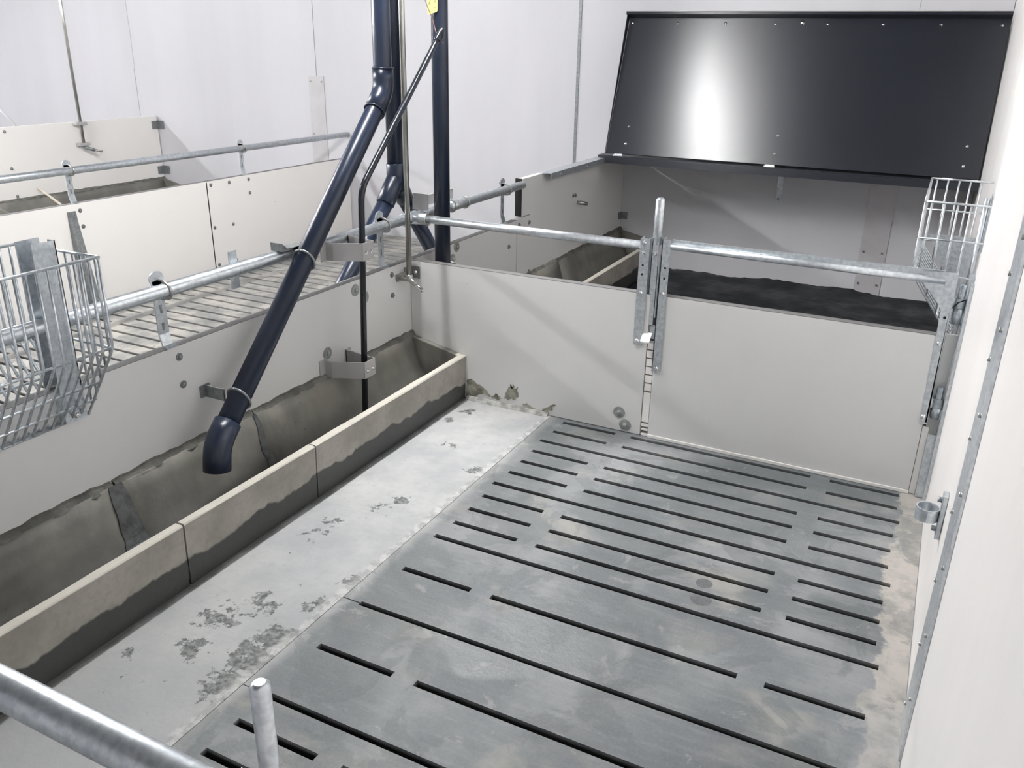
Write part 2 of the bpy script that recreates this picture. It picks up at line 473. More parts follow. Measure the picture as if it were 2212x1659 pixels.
for y1, me in ((.165, mA), (-.235, mA), (-.635, mA), (-1.035, mB), (-1.432, mB), (-1.83, mA), (-2.23, mA)):
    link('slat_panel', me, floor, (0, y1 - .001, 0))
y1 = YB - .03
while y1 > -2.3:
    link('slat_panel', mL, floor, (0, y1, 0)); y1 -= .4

# back wall: full-height boards with dark H-joints
wall_back = B().box(XL, XB, YB + .02, YB + .10, -.1, ZC).build('wall_back', MAT['black'])
tag(wall_back, 'white board-clad back wall behind all the pens', 'wall', kind='structure')
seams = [XL, -6.78, -4.71, -2.642, -.377, 1.693, XB]
for a, b in zip(seams, seams[1:]):
    B().box(a + .003, b - .003, YB, YB + .02, -.1, ZC).build('wall_board', MAT['wall'], wall_back)
for s, z0 in ((-.377, 0.0),):
    B().box(s - .010, s + .010, YB - .006, YB, z0, ZC).build('joint_profile', MAT['zinc'], wall_back)
for s, z0, z1 in ((-2.648, .0, 1.205), (1.688, .0, .735)):
    st = B().box(s - .078, s + .078, YB - .006, YB - .0005, z0, z1).build('cover_strip', MAT['cover_wall'], wall_back)
    for zz in (z1 - .04, z1 - .45, z1 - .85 if z1 > 1 else .08):
        for dx in (-.055, .055):
            if zz > z0: B().tube([(s + dx, YB - .011, zz), (s + dx, YB - .006, zz)], .007, 8).build('screw', MAT['stainless'], st)
for s in (-4.71, 1.693):
    B().box(s - .012, s + .012, YB - .003, YB, 1.21 if s < 0 else .74, ZC).build('joint_profile', MAT['wall'], wall_back)
st = B().box(1.05, 1.087, YB - .006, YB - .0005, .53, .80).build('hanger_strip', MAT['galv'], wall_back)
B().tube([(1.068, YB - .011, .565), (1.068, YB - .006, .565)], .007, 8).build('screw', MAT['zinc'], st)

wall_right = B().box(XB, XB + .08, YF, YB + .1, -.1, ZC).build('wall_right', MAT['wall_warm'])
tag(wall_right, 'plain cream-white board wall along the right of the pens', 'wall', kind='structure')
YS = -1.262
B().box(XR, XB, YS + .002, -.02, -.005, ZC).build('wall_board', MAT['wall_warm'], wall_right)
B().box(XR, XB, YF, YS - .002, -.005, ZC).build('wall_board', MAT['wall_warm'], wall_right)
strip = B().box(XR - .006, XR - .0005, YS - .08, YS + .08, .0, ZC).build('joint_strip', MAT['galv'], wall_right)
for i in range(16):
    z = .06 + i * .085
    for dy in (-.045, .045):
        if (i + (dy > 0)) % 2: B().tube([(XR - .011, YS + dy, z), (XR - .006, YS + dy, z)], .005, 8).build('screw', MAT['stainless'], strip)
B().box(XR - .010, XR - .0005, -.062, -.022, 0.0, .785).build('edge_profile', MAT['galv'], wall_right)

wall_left = B().box(XL - .08, XL, YF, YB + .1, -.1, ZC).build('wall_left', MAT['wall'])
tag(wall_left, 'white wall far to the left, out of view', 'wall', kind='structure')
wall_front = B().box(XL, XB, YF - .08, YF, -.1, ZC).build('wall_front', MAT['wall'])
tag(wall_front, 'white wall behind the viewer, out of view', 'wall', kind='structure')
ceiling = B().box(XL - .08, XB + .08, YF - .08, YB + .1, ZC, ZC + .08).build('ceiling', MAT['ceiling'])
tag(ceiling, 'dull grey ceiling above the pens, out of view', 'ceiling', kind='structure')
trim = B().prism([(.12, 1.36), (.30, 1.32), (.50, 1.335), (.42, 1.40), (.40, 2.2), (.16, 2.2)], 'x', XB - .018, XB).build('trim_1', MAT['foam'])
tag(trim, 'cream sealing strip on the right wall at the top corner', 'trim', kind='structure')

# lamps: tube fittings under the ceiling
mt, ntt, bst = new_mat('lit_tube')
bst.inputs['Emission Color'].default_value = (1, .997, .99, 1); bst.inputs['Emission Strength'].default_value = 330.0
li = 0
for (lx, ly, ll, wt) in LAMPS:
    if not wt: continue
    li += 1
    lt = thing('ceiling_lamp', (lx, ly, ZC), ['tube lamp under the ceiling over the left feed trough', 'tube lamp under the ceiling two pens to the left', 'added unseen tube lamp farthest to the left, brightening the far back wall'][li - 1], 'lamp', 'ceiling tube lamps')
    B().box(lx - .05, lx + .05, ly - ll / 2 - .04, ly + ll / 2 + .04, ZC - .04, ZC - .0005, .004).build('housing', MAT['white'], lt)
    B().tube([(lx, ly - ll / 2, ZC - .062), (lx, ly + ll / 2, ZC - .062)], .013, 12).build('tube', mt, lt)
    for k in range(4):
        ld = bpy.data.lights.new('tube_light', 'POINT'); ld.energy = wt / 12; ld.shadow_soft_size = .05
        ld.color = (1.0, .997, .99)
        lo = bpy.data.objects.new('tube_light', ld); C.objects.link(lo); lo.parent = lt; lo.location = (0, (k - 1.5) / 4 * ll, -.14)

# ------------------------------------------------------------------ small shared pieces
def lathe_mesh(name, prof, mat, seg=18):
    bm = bmesh.new(); rings = []
    for r, h in prof: rings.append([bm.verts.new((r * math.cos(2 * math.pi * k / seg), r * math.sin(2 * math.pi * k / seg), h)) for k in range(seg)])
    for a, b in zip(rings, rings[1:]):
        for k in range(seg): bm.faces.new((a[k], a[(k + 1) % seg], b[(k + 1) % seg], b[k]))
    bm.faces.new(rings[-1]); bm.faces.new(rings[0][::-1])
    me = bpy.data.meshes.new(name); bm.to_mesh(me); bm.free(); me.materials.append(mat); return me
bolt_me = lathe_mesh('bolt', [(.0125, 0), (.0125, .002), (.008, .0025), (.008, .006), (.006, .0085), (.002, .0095)], MAT['zinc'])
washer_me = lathe_mesh('washer_bolt', [(.0245, 0), (.0245, .0025), (.009, .003), (.008, .009), (.004, .011)], MAT['washer'], 22)
screw_me = lathe_mesh('screw', [(.009, 0), (.009, .002), (.006, .006), (.002, .007)], MAT['chrome'], 10)
ROTX = (0, math.pi / 2, 0)      # axis to +x
ROTNY = (math.pi / 2, 0, 0)     # axis to -y
def bolts(parent, pts, me=None, rot=ROTX):
    for p in pts: link('bolt', me or bolt_me, parent, p, rot)

# ------------------------------------------------------------------ left partition (x = 0)
PT = .035
pl = thing('pen_partition', (-PT / 2, -.77, 0), 'low white board partition behind the three-part feed trough', 'partition')
B().box(-PT, 0, -2.60, 1.040, .002, .590, .002).build('board', MAT['pvc'], pl)
B().box(-PT, 0, -2.60, 1.040, .5902, .5918).build('top_edge', MAT['edge'], pl)
bolts(pl, [(0, -1.29, .555), (0, -1.289, .464), (0, -.141, .556), (0, -.14, .467), (0, .95, .465)])
bolts(pl, [(0, -.591, .347), (0, -.396, .551), (0, -.335, .507), (0, .40, .571), (0, .36, .52)], washer_me)
cb = B().box(0.001, .05, -.006, -.001, .515, .567).box(.0005, .005, -.05, -.001, .515, .567).build('corner_bracket', MAT['zinc'], pl)
link('screw', screw_me, cb, (.03, -.006, .543), ROTNY)

pr_ = thing('pen_partition', (-PT / 2, 1.9, 0), 'taller white board partition of the rear pen, beside its trough', 'partition')
B().prism([(1.050, .002), (2.715, .002), (2.715, .80), (1.095, .80), (1.095, .600), (1.20, .600), (1.20, .594), (1.050, .594)], 'x', -PT, 0).build('board', MAT['pvc'], pr_)
B().box(-PT - .002, .001, 1.090, 1.0945, .602, .803).build('edge_trim', MAT['black'], pr_)
bolts(pr_, [(0, 1.07, .560), (0, 1.196, .555), (0, 1.205, .275), (0, 1.814, .614), (0, 1.851, .611)])
B().tube([(0, 1.885, .563), (.02, 1.90, .560), (.05, 1.93, .553)], .012, 10).build('cup_nipple', MAT['stainless'], pr_)
cb = B().box(.001, .006, 2.66, 2.714, .33, .38).box(.001, .05, 2.709, 2.714, .33, .38).build('corner_bracket', MAT['zinc'], pr_)
cb = B().box(.001, .006, 2.66, 2.714, .73, .78).box(.001, .05, 2.709, 2.714, .73, .78).build('corner_bracket', MAT['zinc'], pr_)
lg = thing('lid_rest', (.02, 1.9, .80), 'narrow grey angle ledge on top of the rear pen partition', 'ledge')
B().box(-.02, .052, 1.36, 2.19, .8005, .8045).box(.048, .052, 1.36, 2.19, .770, .8005).build('angle', MAT['galv'], lg)
for yy in (1.5, 1.9): link('screw', screw_me, lg, (.052, yy, .785), ROTX)

# top rail on the left partition
RZ = .770
def rail_support(parent, x, y, z0=.588, zr=RZ, name='support_bracket'):
    """flat slotted strap with a round head, U-bolt over the rail"""
    b = B()
    pts = [(x - .028, zr + .03)]
    # strap behind the rail
    b.box(x - .0275, x - .0225, y - .019, y + .019, z0 + .045, zr + .028)
    hd = [(y + .026 * math.cos(a), zr + .034 + .022 * math.sin(a)) for a in [i * math.pi / 10 for i in range(20)]]
    b.prism(hd, 'x', x - .0275, x - .0225)
    b.prism([(x - .0275, z0 + .045), (x - .0225, z0 + .045), (x - .012, z0 + .012), (x + .004, z0 + .006), (x + .004, z0 + .0025), (x - .016, z0 + .0045)], 'y', y - .019, y + .019)
    s = b.build(name, MAT['galv'], parent)
    for dz in (.045, .10): B().prism([(y - .004, z0 + dz + .01), (y + .004, z0 + dz + .01), (y + .004, z0 + dz + .035), (y - .004, z0 + dz + .035)], 'x', x - .0222, x - .0215).build('slot', MAT['zinc'], s)
    b = B()
    b.tube([(x - .045, y + .004, zr + .030), (x, y + .004, zr + .0285), (x + .0275, y + .006, zr + .004), (x + .016, y + .008, zr - .0262), (x - .045, y + .006, zr - .030)], .0042, 8, fillet=.03, fseg=5)
    b.build('u_bolt', MAT['stainless'], s)
    return s
rl = thing('top_rail', (0, -.7, .59), 'galvanised top rail over the left partition, carrying the black feed pipe clamps', 'rail')
B().tube([(0, -2.62, RZ), (0, 1.112, RZ)], .021, 22, round_cap=.004).build('pipe', MAT['galv'], rl)
for y in (-1.313, -.178, .915): rail_support(rl, 0, y)
B().box(-.026, -.022, -1.02, -.985, .70, .825).build('strap', MAT['galv'], rl)
# tee to the rear rail
B().tube([(0, -.045, RZ), (0, .055, RZ)], .0265, 20, round_cap=.003).tube([(0, .012, RZ), (.085, .010, RZ + .004)], .0245, 20, round_cap=.003).build('tee_joint', MAT['galv'], rl)
B().tube([(0, .33, RZ), (0, .50, RZ)], .0245, 20, round_cap=.003).build('sleeve', MAT['galv'], rl)
for yy in (.355, .475): B().torus((0, yy, RZ), (0, 1, 0), .0265, .004).build('sleeve_ring', MAT['stainless'], rl)

# ------------------------------------------------------------------ rear partition (y = 0) and gate
pb = thing('pen_partition', (.55, .0175, 0), 'white board partition across the rear, between trough corner and latch', 'partition')
B().box(.001, 1.085, 0, PT, .002, .590, .0015).build('board', MAT['pvc'], pb)
B().box(.001, 1.085, 0, PT, .5902, .5918).build('top_edge', MAT['edge'], pb)
# hollow board end towards the gate
B().box(1.085, 1.1165, PT - .004, PT, .002, .400).build('core_shadow', MAT['black'], pb)
for zz, hh in ((.002, .010), (.024, .010), (.042, .012), (.062, .128), (.197, .030), (.2325, .030), (.268, .029), (.3025, .029), (.337, .029), (.3715, .026)):
    B().box(1.0885, 1.1165, .001, PT - .0045, zz, zz + hh).build('core_rib', MAT['pvc_clean'], pb)
bolts(pb, [(.992, 0, .083), (1.021, 0, .032)], washer_me, ROTNY)
# mortar smeared along the foot of the board
mo = B()
for pts in ([(.275, .0), (.282, .085), (.30, .098), (.33, .080), (.36, .072), (.39, .050), (.40, .030), (.37, .036), (.34, .03), (.32, .012), (.30, .0)],
            [(.405, .030), (.43, .055), (.445, .038), (.455, .030), (.43, .022)],
            [(.465, .040), (.485, .085), (.497, .108), (.505, .085), (.512, .112), (.518, .090), (.532, .100), (.533, .060), (.520, .036), (.50, .045), (.49, .030)],
            [(.55, .028), (.575, .036), (.60, .026), (.62, .018), (.59, .014)],
            [(.645, .004), (.652, .030), (.675, .036), (.692, .055), (.715, .058), (.695, .042), (.700, .028), (.68, .024), (.675, .008)]):
    rm = random.Random(int(pts[0][0] * 1000)); fine_ = []
    for (ax, az), (bx2, bz) in zip(pts, pts[1:] + pts[:1]):
        for k in range(5):
            u = k / 5; fine_.append((ax + (bx2 - ax) * u + rm.uniform(-.0035, .0035), max(.0006, az + (bz - az) * u + rm.uniform(-.0035, .0035))))
    mo.prism(fine_, 'y', -.0022, -.0005)
mo.build('mortar_smear', MAT['mortar_pale'], pb)
B().prism([(-.022, .0005), (-.001, .0005), (-.001, .016), (-.006, .014)], 'x', .285, .68).build('mortar_fillet', MAT['fillet'], pb)

rr = thing('top_rail', (.55, .010, .59), 'galvanised rail from the tee joint to the gate latch', 'rail')
B().tube([(.075, .010, RZ + .004), (1.032, .010, RZ + .002)], .0168, 20).build('pipe', MAT['galv'], rr)
B().torus((.088, .010, RZ + .004), (1, 0, 0), .0255, .004).build('collar', MAT['stainless'], rr)
LP = B()
LP.box(1.030, 1.033, -.004, .040, .385, .80).box(1.030, 1.068, -.0045, -.0015, .385, .802)
LP.box(1.0645, 1.0675, -.004, .030, .43, .802)
lp = LP.build('latch_post', MAT['galv'], rr)
for zz in (.785, .748, .592, .400): link('screw', screw_me, lp, (1.045, -.0045, zz), ROTNY)
for zz in (.700, .665): B().tube([(1.046, -.005, zz), (1.046, -.0042, zz)], .0045, 8).build('hole', MAT['black'], lp)

gate = thing('pen_gate', (1.62, .0175, 0), 'white board gate with galvanised rail, stiles and corner gusset', 'gate')
B().box(1.118, 2.088, .0, PT, .014, .590, .0015).build('board', MAT['pvc'], gate)
B().box(1.118, 2.088, 0, PT, .5902, .5918).build('top_edge', MAT['edge'], gate)
B().box(1.118, 2.088, -.006, PT, .001, .013, .001).build('bottom_strip', MAT['pvc_clean'], gate)
B().tube([(1.147, .002, RZ + .012), (2.064, .002, RZ + .004)], .0125, 18).build('rail_pipe', MAT['galv'], gate)
B().box(1.147, 2.058, .012, .024, RZ + .012, RZ + .034).build('rail_flange', MAT['galv'], gate)
gs = B().box(1.114, 1.147, -.0045, -.0015, .285, .806).box(1.114, 1.117, -.0045, .045, .285, .806).build('latch_stile', MAT['galv'], gate)
for zz in (.600, .300): link('screw', screw_me, gs, (1.131, -.0045, zz), ROTNY)
for zz in (.700, .660): B().tube([(1.133, -.005, zz), (1.133, -.0042, zz)], .0045, 8).build('hole', MAT['black'], gs)
hs = B().prism([(1.998, .80), (2.092, .806), (2.099, .275), (2.077, .270), (2.068, .685), (1.998, .765)], 'y', -.0045, -.0015).box(2.093, 2.098, -.0045, .04, .28, .80).build('hinge_stile', MAT['galv'], gate)
for zz in (.565, .300): link('screw', screw_me, hs, (2.084, -.0045, zz), ROTNY)
B().tube([(2.084, -.005, .655), (2.084, -.0042, .655)], .005, 8).build('hole', MAT['black'], hs)
for zz in (.335, .69):
    B().hollow((2.119, .016, zz), (2.119, .016, zz + .032), .0175, .0118).box(2.096, 2.104, .004, .028, zz, zz + .032).build('hinge_eye', MAT['galv'], gate)

# latch: handle bar, flat keeper, pedal
la = thing('gate_latch', (1.088, .0, .40), 'galvanised spring latch bar standing up between the rail and gate', 'latch')
B().tube([(1.088, .016, .775), (1.0885, .016, .952)], .0165, 18, round_cap=.006).build('handle', MAT['galv'], la)
lb = B().box(1.075, 1.101, .001, .004, .470, .790).box(1.075, 1.078, .001, .030, .470, .790).box(1.103, 1.107, .004, .016, .50, .745).build('keeper_plate', MAT['galv'], la)
link('screw', screw_me, lb, (1.089, .001, .745), ROTNY)
B().tube([(1.088, .012, .440), (1.088, .012, .80)], .010, 12).build('bolt_rod', MAT['zinc'], la)
B().prism([(-.030, .405), (.012, .44), (.012, .445), (-.030, .41)], 'x', 1.066, 1.102).build('pedal', MAT['white'], la)
B().box(1.092, 1.112, .004, .02, .415, .465).build('pedal_bracket', MAT['galv'], la)

# wall-side hinge posts
hp = thing('hinge_post', (2.13, .01, 0), 'dark galvanised hinge plate standing on the floor beside the gate', 'hinge')
B().box(2.110, 2.140, -.018, -.014, .004, .245).box(2.137, 2.1455, -.018, .03, .004, .80).build('plate', MAT['galv'], hp)
B().box(2.1005, 2.1365, .036, .044, .002, .59).build('filler_board', MAT['pvc_clean'], hp)
B().box(2.0895, 2.1095, .002, .010, .002, .262).build('filler_board', MAT['pvc_clean'], hp)
B().tube([(2.119, .016, .295), (2.119, .016, .335)], .0165, 16).tube([(2.119, .016, .3), (2.119, .016, .410)], .011, 16, round_cap=.002).box(2.119, 2.139, .008, .024, .295, .33).build('lower_pin', MAT['galv'], hp)
B().tube([(2.119, .016, .635), (2.119, .016, .69)], .0165, 16).tube([(2.119, .016, .64), (2.119, .016, .765)], .0115, 16, round_cap=.002).box(2.119, 2.139, .008, .024, .64, .675).build('upper_pin', MAT['galv'], hp)
B().tube([(2.100, -.004, .690), (2.112, -.006, .71), (2.135, .0, .722)], .002, 6).build('tie_wire', MAT['black'], hp)

rg = thing('post_ring', (2.12, -.95, .36), 'small galvanised ring bracket bolted low on the right wall', 'bracket')
B().hollow((2.108, -.95, .405), (2.108, -.95, .437), .027, .0235, 28).build('ring', MAT['galv'], rg)
bp_ = B().box(2.134, 2.1455, -.967, -.933, .362, .480, .002).build('back_plate', MAT['galv'], rg)
for zz in (.383, .462): B().tube([(2.124, -.95, zz), (2.134, -.95, zz)], .007, 8).build('bolt', MAT['zinc'], rg)

# ------------------------------------------------------------------ troughs
def trough(y0, y1, label, x0=0.0, end0=True, end1=True, mat='trough', bead=True, group=None, sg=1):
    t = thing('feed_trough', (x0 + sg * .14, (y0 + y1) / 2, 0), label, 'trough', group)
    prof = [(.001, .001), (.001, .262), (.020, .258), (.034, .215), (.058, .135), (.082, .085), (.115, .062), (.165, .055), (.205, .065), (.228, .095), (.240, .150), (.2475, .197), (.251, .203), (.274, .203), (.278, .199), (.272, .001)]
    body = B()
    n = max(2, int((y1 - y0) / .12)); t_ = bmesh.new(); rings = []
    rnd = random.Random(int(y0 * 100))
    for i in range(n + 1):
        y = y0 + (y1 - y0) * i / n
        rings.append([t_.verts.new((x0 + sg * px + (rnd.uniform(-.0012, .0012) if 1 < k < 15 else 0), y, pz + (rnd.uniform(-.0015, .0015) if 1 <= k < 15 else 0))) for k, (px, pz) in enumerate(prof)])
    for a, b in zip(rings, rings[1:]):
        for k in range(len(prof)):
            f = t_.faces.new((a[k], a[(k + 1) % len(prof)], b[(k + 1) % len(prof)], b[k]))
            f.smooth = 2 <= k <= 10
    t_.faces.new(rings[0]); t_.faces.new(rings[-1][::-1])
    bmesh.ops.recalc_face_normals(t_, faces=t_.faces[:])
    body._add(t_)
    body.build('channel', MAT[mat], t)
    for on, a, b in ((end0, y0 + .001, y0 + .03), (end1, y1 - .03, y1 - .001)):
        if on: B().prism([(x0 + sg * .004, .02), (x0 + sg * .004, .258), (x0 + sg * .262, .204), (x0 + sg * .268, .02)], 'y', a, b, .003).build('end_wall', MAT[mat], t)
    if bead:
        bd = bmesh.new(); prev = None; m_ = int((y1 - y0) / .03)
        for i in range(m_ + 1):
            y = y0 + (y1 - y0) * i / m_; h = .266 + rnd.uniform(.0, .008); ww = .017 + rnd.uniform(-.003, .004)
            ring = [bd.verts.new((x0 + .0005, y, .255)), bd.verts.new((x0 + .0005, y, h + .004)), bd.verts.new((x0 + ww * .6, y, h)), bd.verts.new((x0 + ww + .004, y, .255))]
            if prev:
                for k in range(4): bd.faces.new((prev[k], prev[(k + 1) % 4], ring[(k + 1) % 4], ring[k]))
            else: bd.faces.new(ring)
            prev = ring
        bd.faces.new(prev[::-1]); bmesh.ops.recalc_face_normals(bd, faces=bd.faces[:])
        q = B(); q._add(bd); q.build('mortar_bead', MAT['mortar'], t)
    return t
def joint_patch(t, yj, wt, wb, x0=0.0):
    rnd = random.Random(int(yj * 77)); bm = bmesh.new(); prev = None
    pr0 = [(.018, .260), (.034, .215), (.046, .175), (.058, .135), (.070, .105), (.082, .085), (.115, .062), (.150, .057)]
    for k, (px, pz) in enumerate(pr0):
        u = k / (len(pr0) - 1); h = wt + (wb - wt) * u
        row = [bm.verts.new((x0 + px + .0035, yj - h + rnd.uniform(-.006, .006), pz + .003)), bm.verts.new((x0 + px + .0035, yj + h * .8 + rnd.uniform(-.006, .006), pz + .003)),
               bm.verts.new((x0 + px - .004, yj + h * .8, pz - .004)), bm.verts.new((x0 + px - .004, yj - h, pz - .004))]
        if prev:
            for i in range(4): bm.faces.new((prev[i], prev[(i + 1) % 4], row[(i + 1) % 4], row[i]))
        else: bm.faces.new(row)
        prev = row
    bm.faces.new(prev[::-1]); bmesh.ops.recalc_face_normals(bm, faces=bm.faces[:])
    q = B(); q._add(bm); q.build('joint_mortar', MAT['joint'], t)
    B().box(x0 + .246, x0 + .269, yj - .0035, yj + .0035, .02, .196).build('rim_mortar', MAT['joint'], t)
G = 'concrete feed troughs in the front pen'
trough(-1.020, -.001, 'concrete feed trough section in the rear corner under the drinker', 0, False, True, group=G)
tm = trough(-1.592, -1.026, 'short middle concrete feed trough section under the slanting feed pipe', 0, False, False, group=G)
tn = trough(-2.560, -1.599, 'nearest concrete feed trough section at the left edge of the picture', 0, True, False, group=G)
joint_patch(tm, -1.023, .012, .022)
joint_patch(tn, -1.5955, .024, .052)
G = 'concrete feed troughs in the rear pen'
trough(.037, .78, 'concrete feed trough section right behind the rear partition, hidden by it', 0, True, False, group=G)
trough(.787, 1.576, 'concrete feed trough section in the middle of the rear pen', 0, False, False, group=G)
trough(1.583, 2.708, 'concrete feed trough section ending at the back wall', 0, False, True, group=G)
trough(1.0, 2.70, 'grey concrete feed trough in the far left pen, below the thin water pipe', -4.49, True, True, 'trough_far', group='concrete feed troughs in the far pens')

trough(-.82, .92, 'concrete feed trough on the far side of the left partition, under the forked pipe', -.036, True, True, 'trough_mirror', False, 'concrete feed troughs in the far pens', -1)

# ------------------------------------------------------------------ rubber mat in the rear pen
bm = bmesh.new(); nx, ny = 60, 50; grid = []
rnd = random.Random(3)
x0, x1, y0, y1 = .285, XB - .004, .040, YB - .004
for j in range(ny + 1):
    row = []
    for i in range(nx + 1):
        u, v = i / nx, j / ny
        x = x0 + (x1 - x0) * u; y = y0 + (y1 - y0) * v
        h = .006 + .004 * math.sin(x * 7 + y * 3) * math.sin(y * 5) + .004 * rnd.random()
        e = max(0, (v - .95) / .05)
        h += e * (.012 + .012 * math.sin(x * 5.2 + 1.0) + .006 * math.sin(x * 13) + .008 * rnd.random())
        row.append(bm.verts.new((x, y, max(.002, h))))
    grid.append(row)
for j in range(ny):
    for i in range(nx): bm.faces.new((grid[j][i], grid[j][i + 1], grid[j + 1][i + 1], grid[j + 1][i])).smooth = True
bord = [grid[0][i] for i in range(nx + 1)] + [grid[j][nx] for j in range(1, ny + 1)] + [grid[ny][i] for i in range(nx - 1, -1, -1)] + [grid[j][0] for j in range(ny - 1, 0, -1)]
low = [bm.verts.new((v.co.x, v.co.y, .0005)) for v in bord]
for k in range(len(bord)): bm.faces.new((bord[k], low[k], low[(k + 1) % len(bord)], bord[(k + 1) % len(bord)]))
q = B(); q._add(bm)
tag(q.build('rubber_mat', MAT['mat']), 'black rubber mat covering the floor of the rear pen', 'mat')

# ------------------------------------------------------------------ creep cover and lid
th = math.atan2(.32, .83)
HY, HZ = 2.200, .825
def lidp(x, u, d=0.0):
    """x across, u up the lid, d out of its face towards the pen"""
    return Vector((x, HY + u * math.sin(th) - d * math.cos(th), HZ + u * math.cos(th) + d * math.sin(th)))
cv = thing('cover_board', (1.1, 2.46, .80), 'dark fixed board under the hinged lid along the back wall', 'board')
B().box(.002, XB - .004, 2.195, YB - .008, .806, .822).build('board', MAT['lid'], cv)
B().box(.045, XB - .004, 2.185, 2.193, .775, .815).build('front_edge', MAT['lid'], cv)
ld_ = thing('box_lid', tuple(lidp(1.1, 0)), 'glossy black lid propped open against the back wall', 'lid')
def lidbox(name, x0, x1, u0, u1, d0, d1, mat, parent, bev=0):
    bm = bmesh.new()
    vs_ = [bm.verts.new(lidp(x, u, d)) for x in (x0, x1) for u in (u0, u1) for d in (d0, d1)]
    for f in ((0, 1, 3, 2), (4, 6, 7, 5), (0, 4, 5, 1), (2, 3, 7, 6), (0, 2, 6, 4), (1, 5, 7, 3)): bm.faces.new([vs_[i] for i in f])
    bmesh.ops.recalc_face_normals(bm, faces=bm.faces[:])
    if bev: bmesh.ops.bevel(bm, geom=bm.edges[:], offset=bev, segments=2, profile=.5, affect='EDGES')
    q = B(); q._add(bm); return q.build(name, mat, parent)
LX0, LX1 = .048, 2.170
lidbox('panel', LX0, LX1, .012, .872, -.012, 0, MAT['lid'], ld_, .001)
lidbox('top_lip', LX0 - .01, LX1, .868, .884, -.014, .052, MAT['lid'], ld_, .001)
lidbox('top_edge', LX0 - .012, LX1, .8845, .888, -.014, .055, MAT['cover'], ld_)
bm = bmesh.new()
a = [bm.verts.new(lidp(x, u, d)) for x in (LX0 - .004, LX0 - .0005) for (u, d) in ((.012, 0), (.012, .002), (.868, .048), (.868, 0))]
for f in ((0, 1, 2, 3), (7, 6, 5, 4), (0, 4, 5, 1), (1, 5, 6, 2), (2, 6, 7, 3), (3, 7, 4, 0)): bm.faces.new([a[i] for i in f])
bmesh.ops.recalc_face_normals(bm, faces=bm.faces[:])
q = B(); q._add(bm); q.build('side_lip', MAT['lid'], ld_)
def lidscrew(x, u, s=1.0):
    o = link('screw', screw_me, ld_, lidp(x, u, .0), (math.pi / 2 - th, 0, 0)); o.scale = (s, s, s)
for k in range(8): lidscrew(.071 + .2945 * k, .834)
lidscrew(1.107, .842, 1.5)
for x in (.172, 1.09, 2.084):
    lidscrew(x, .185); lidscrew(x, .077)
for x in (.136, 1.075, 2.02):
    hg = lidbox('hinge', x - .025, x + .025, -.006, .010, -.002, .003, MAT['galv'], ld_)
    B().tube([(x - .03, HY - .006, HZ + .001), (x + .03, HY - .006, HZ + .001)], .005, 8).build('hinge_pin', MAT['white'], ld_)

# ------------------------------------------------------------------ feed pipes
PR = .0355
def coupling(b, p0, p1, r): b.tube([p0, p1], r, 24, round_cap=.002)
# A: drops into the short trough
A0 = Vector((.0, -.150, 1.285)); A2 = Vector((.130, -1.298, .298)); Ad = (A2 - A0).normalized()
fa = thing('feed_pipe', (.13, -1.30, .2), 'dark blue feed pipe slanting down into the short trough section', 'pipe', 'dark feed pipes')
B().tube([(0, -.150, ZC - .002), (0, -.150, 1.285), tuple(A2)], PR, 26, fillet=.07, fseg=8).build('pipe', MAT['pipe'], fa)
e = B().tube([(0, -.150, 1.372), (0, -.150, 1.290), tuple(A0 + Ad * .105)], PR + .0045, 26, fillet=.065, fseg=8)
e.build('bend', MAT['pipe'], fa)
B().torus((0, -.150, 1.372), (0, 0, 1), PR + .0035, .0035).build('bend_ring', MAT['pipe'], fa)
B().torus(tuple(A0 + Ad * .105), tuple(Ad), PR + .0035, .0035).build('bend_ring', MAT['pipe'], fa)
B().tube([tuple(A2 - Ad * .07), tuple(A2 + Ad * .010), tuple(A2 + Ad * .010 + Vector((.004, -.016, -.080)))], PR + .0075, 26, fillet=.04, fseg=6).build('end_bend', MAT['pipe'], fa)
# clamps for A
def clamp(parent, c, d, toward, R=PR):
    """wire loop round a pipe, tied to a bent strap"""
    c = Vector(c); d = Vector(d).normalized(); toward = Vector(toward)
    b = B(); b.torus(tuple(c), tuple(d), R + .005, .0045); o = b.build('clamp_loop', MAT['zinc'], parent)
    return o
u_r = (.770 - A0.z) / Ad.z
Pr = A0 + Ad * u_r
cl = clamp(fa, Pr + Ad * .02, Ad + Vector((0, -.25, .25)), (0, 0, 0))
B().prism([(Pr.y - .075, RZ + .022), (Pr.y + .055, RZ + .018), (Pr.y + .055, RZ + .024), (Pr.y - .05, RZ + .03), (Pr.y - .075, RZ + .050)], 'x', -.022, .03).box(.018, .030, Pr.y - .02, Pr.y + .03, RZ - .035, RZ + .028).build('clamp_strap', MAT['zinc'], fa)
Pl = A0 + Ad * ((.40 - A0.z) / Ad.z)
clamp(fa, Pl, Ad + Vector((0, -.25, .25)), (0, 0, 0))
B().box(.0005, .085, Pl.y - .032, Pl.y - .026, Pl.z - .005, Pl.z + .035).box(.0005, .006, Pl.y - .05, Pl.y - .01, Pl.z - .005, Pl.z + .035).build('wall_strap', MAT['zinc'], fa)

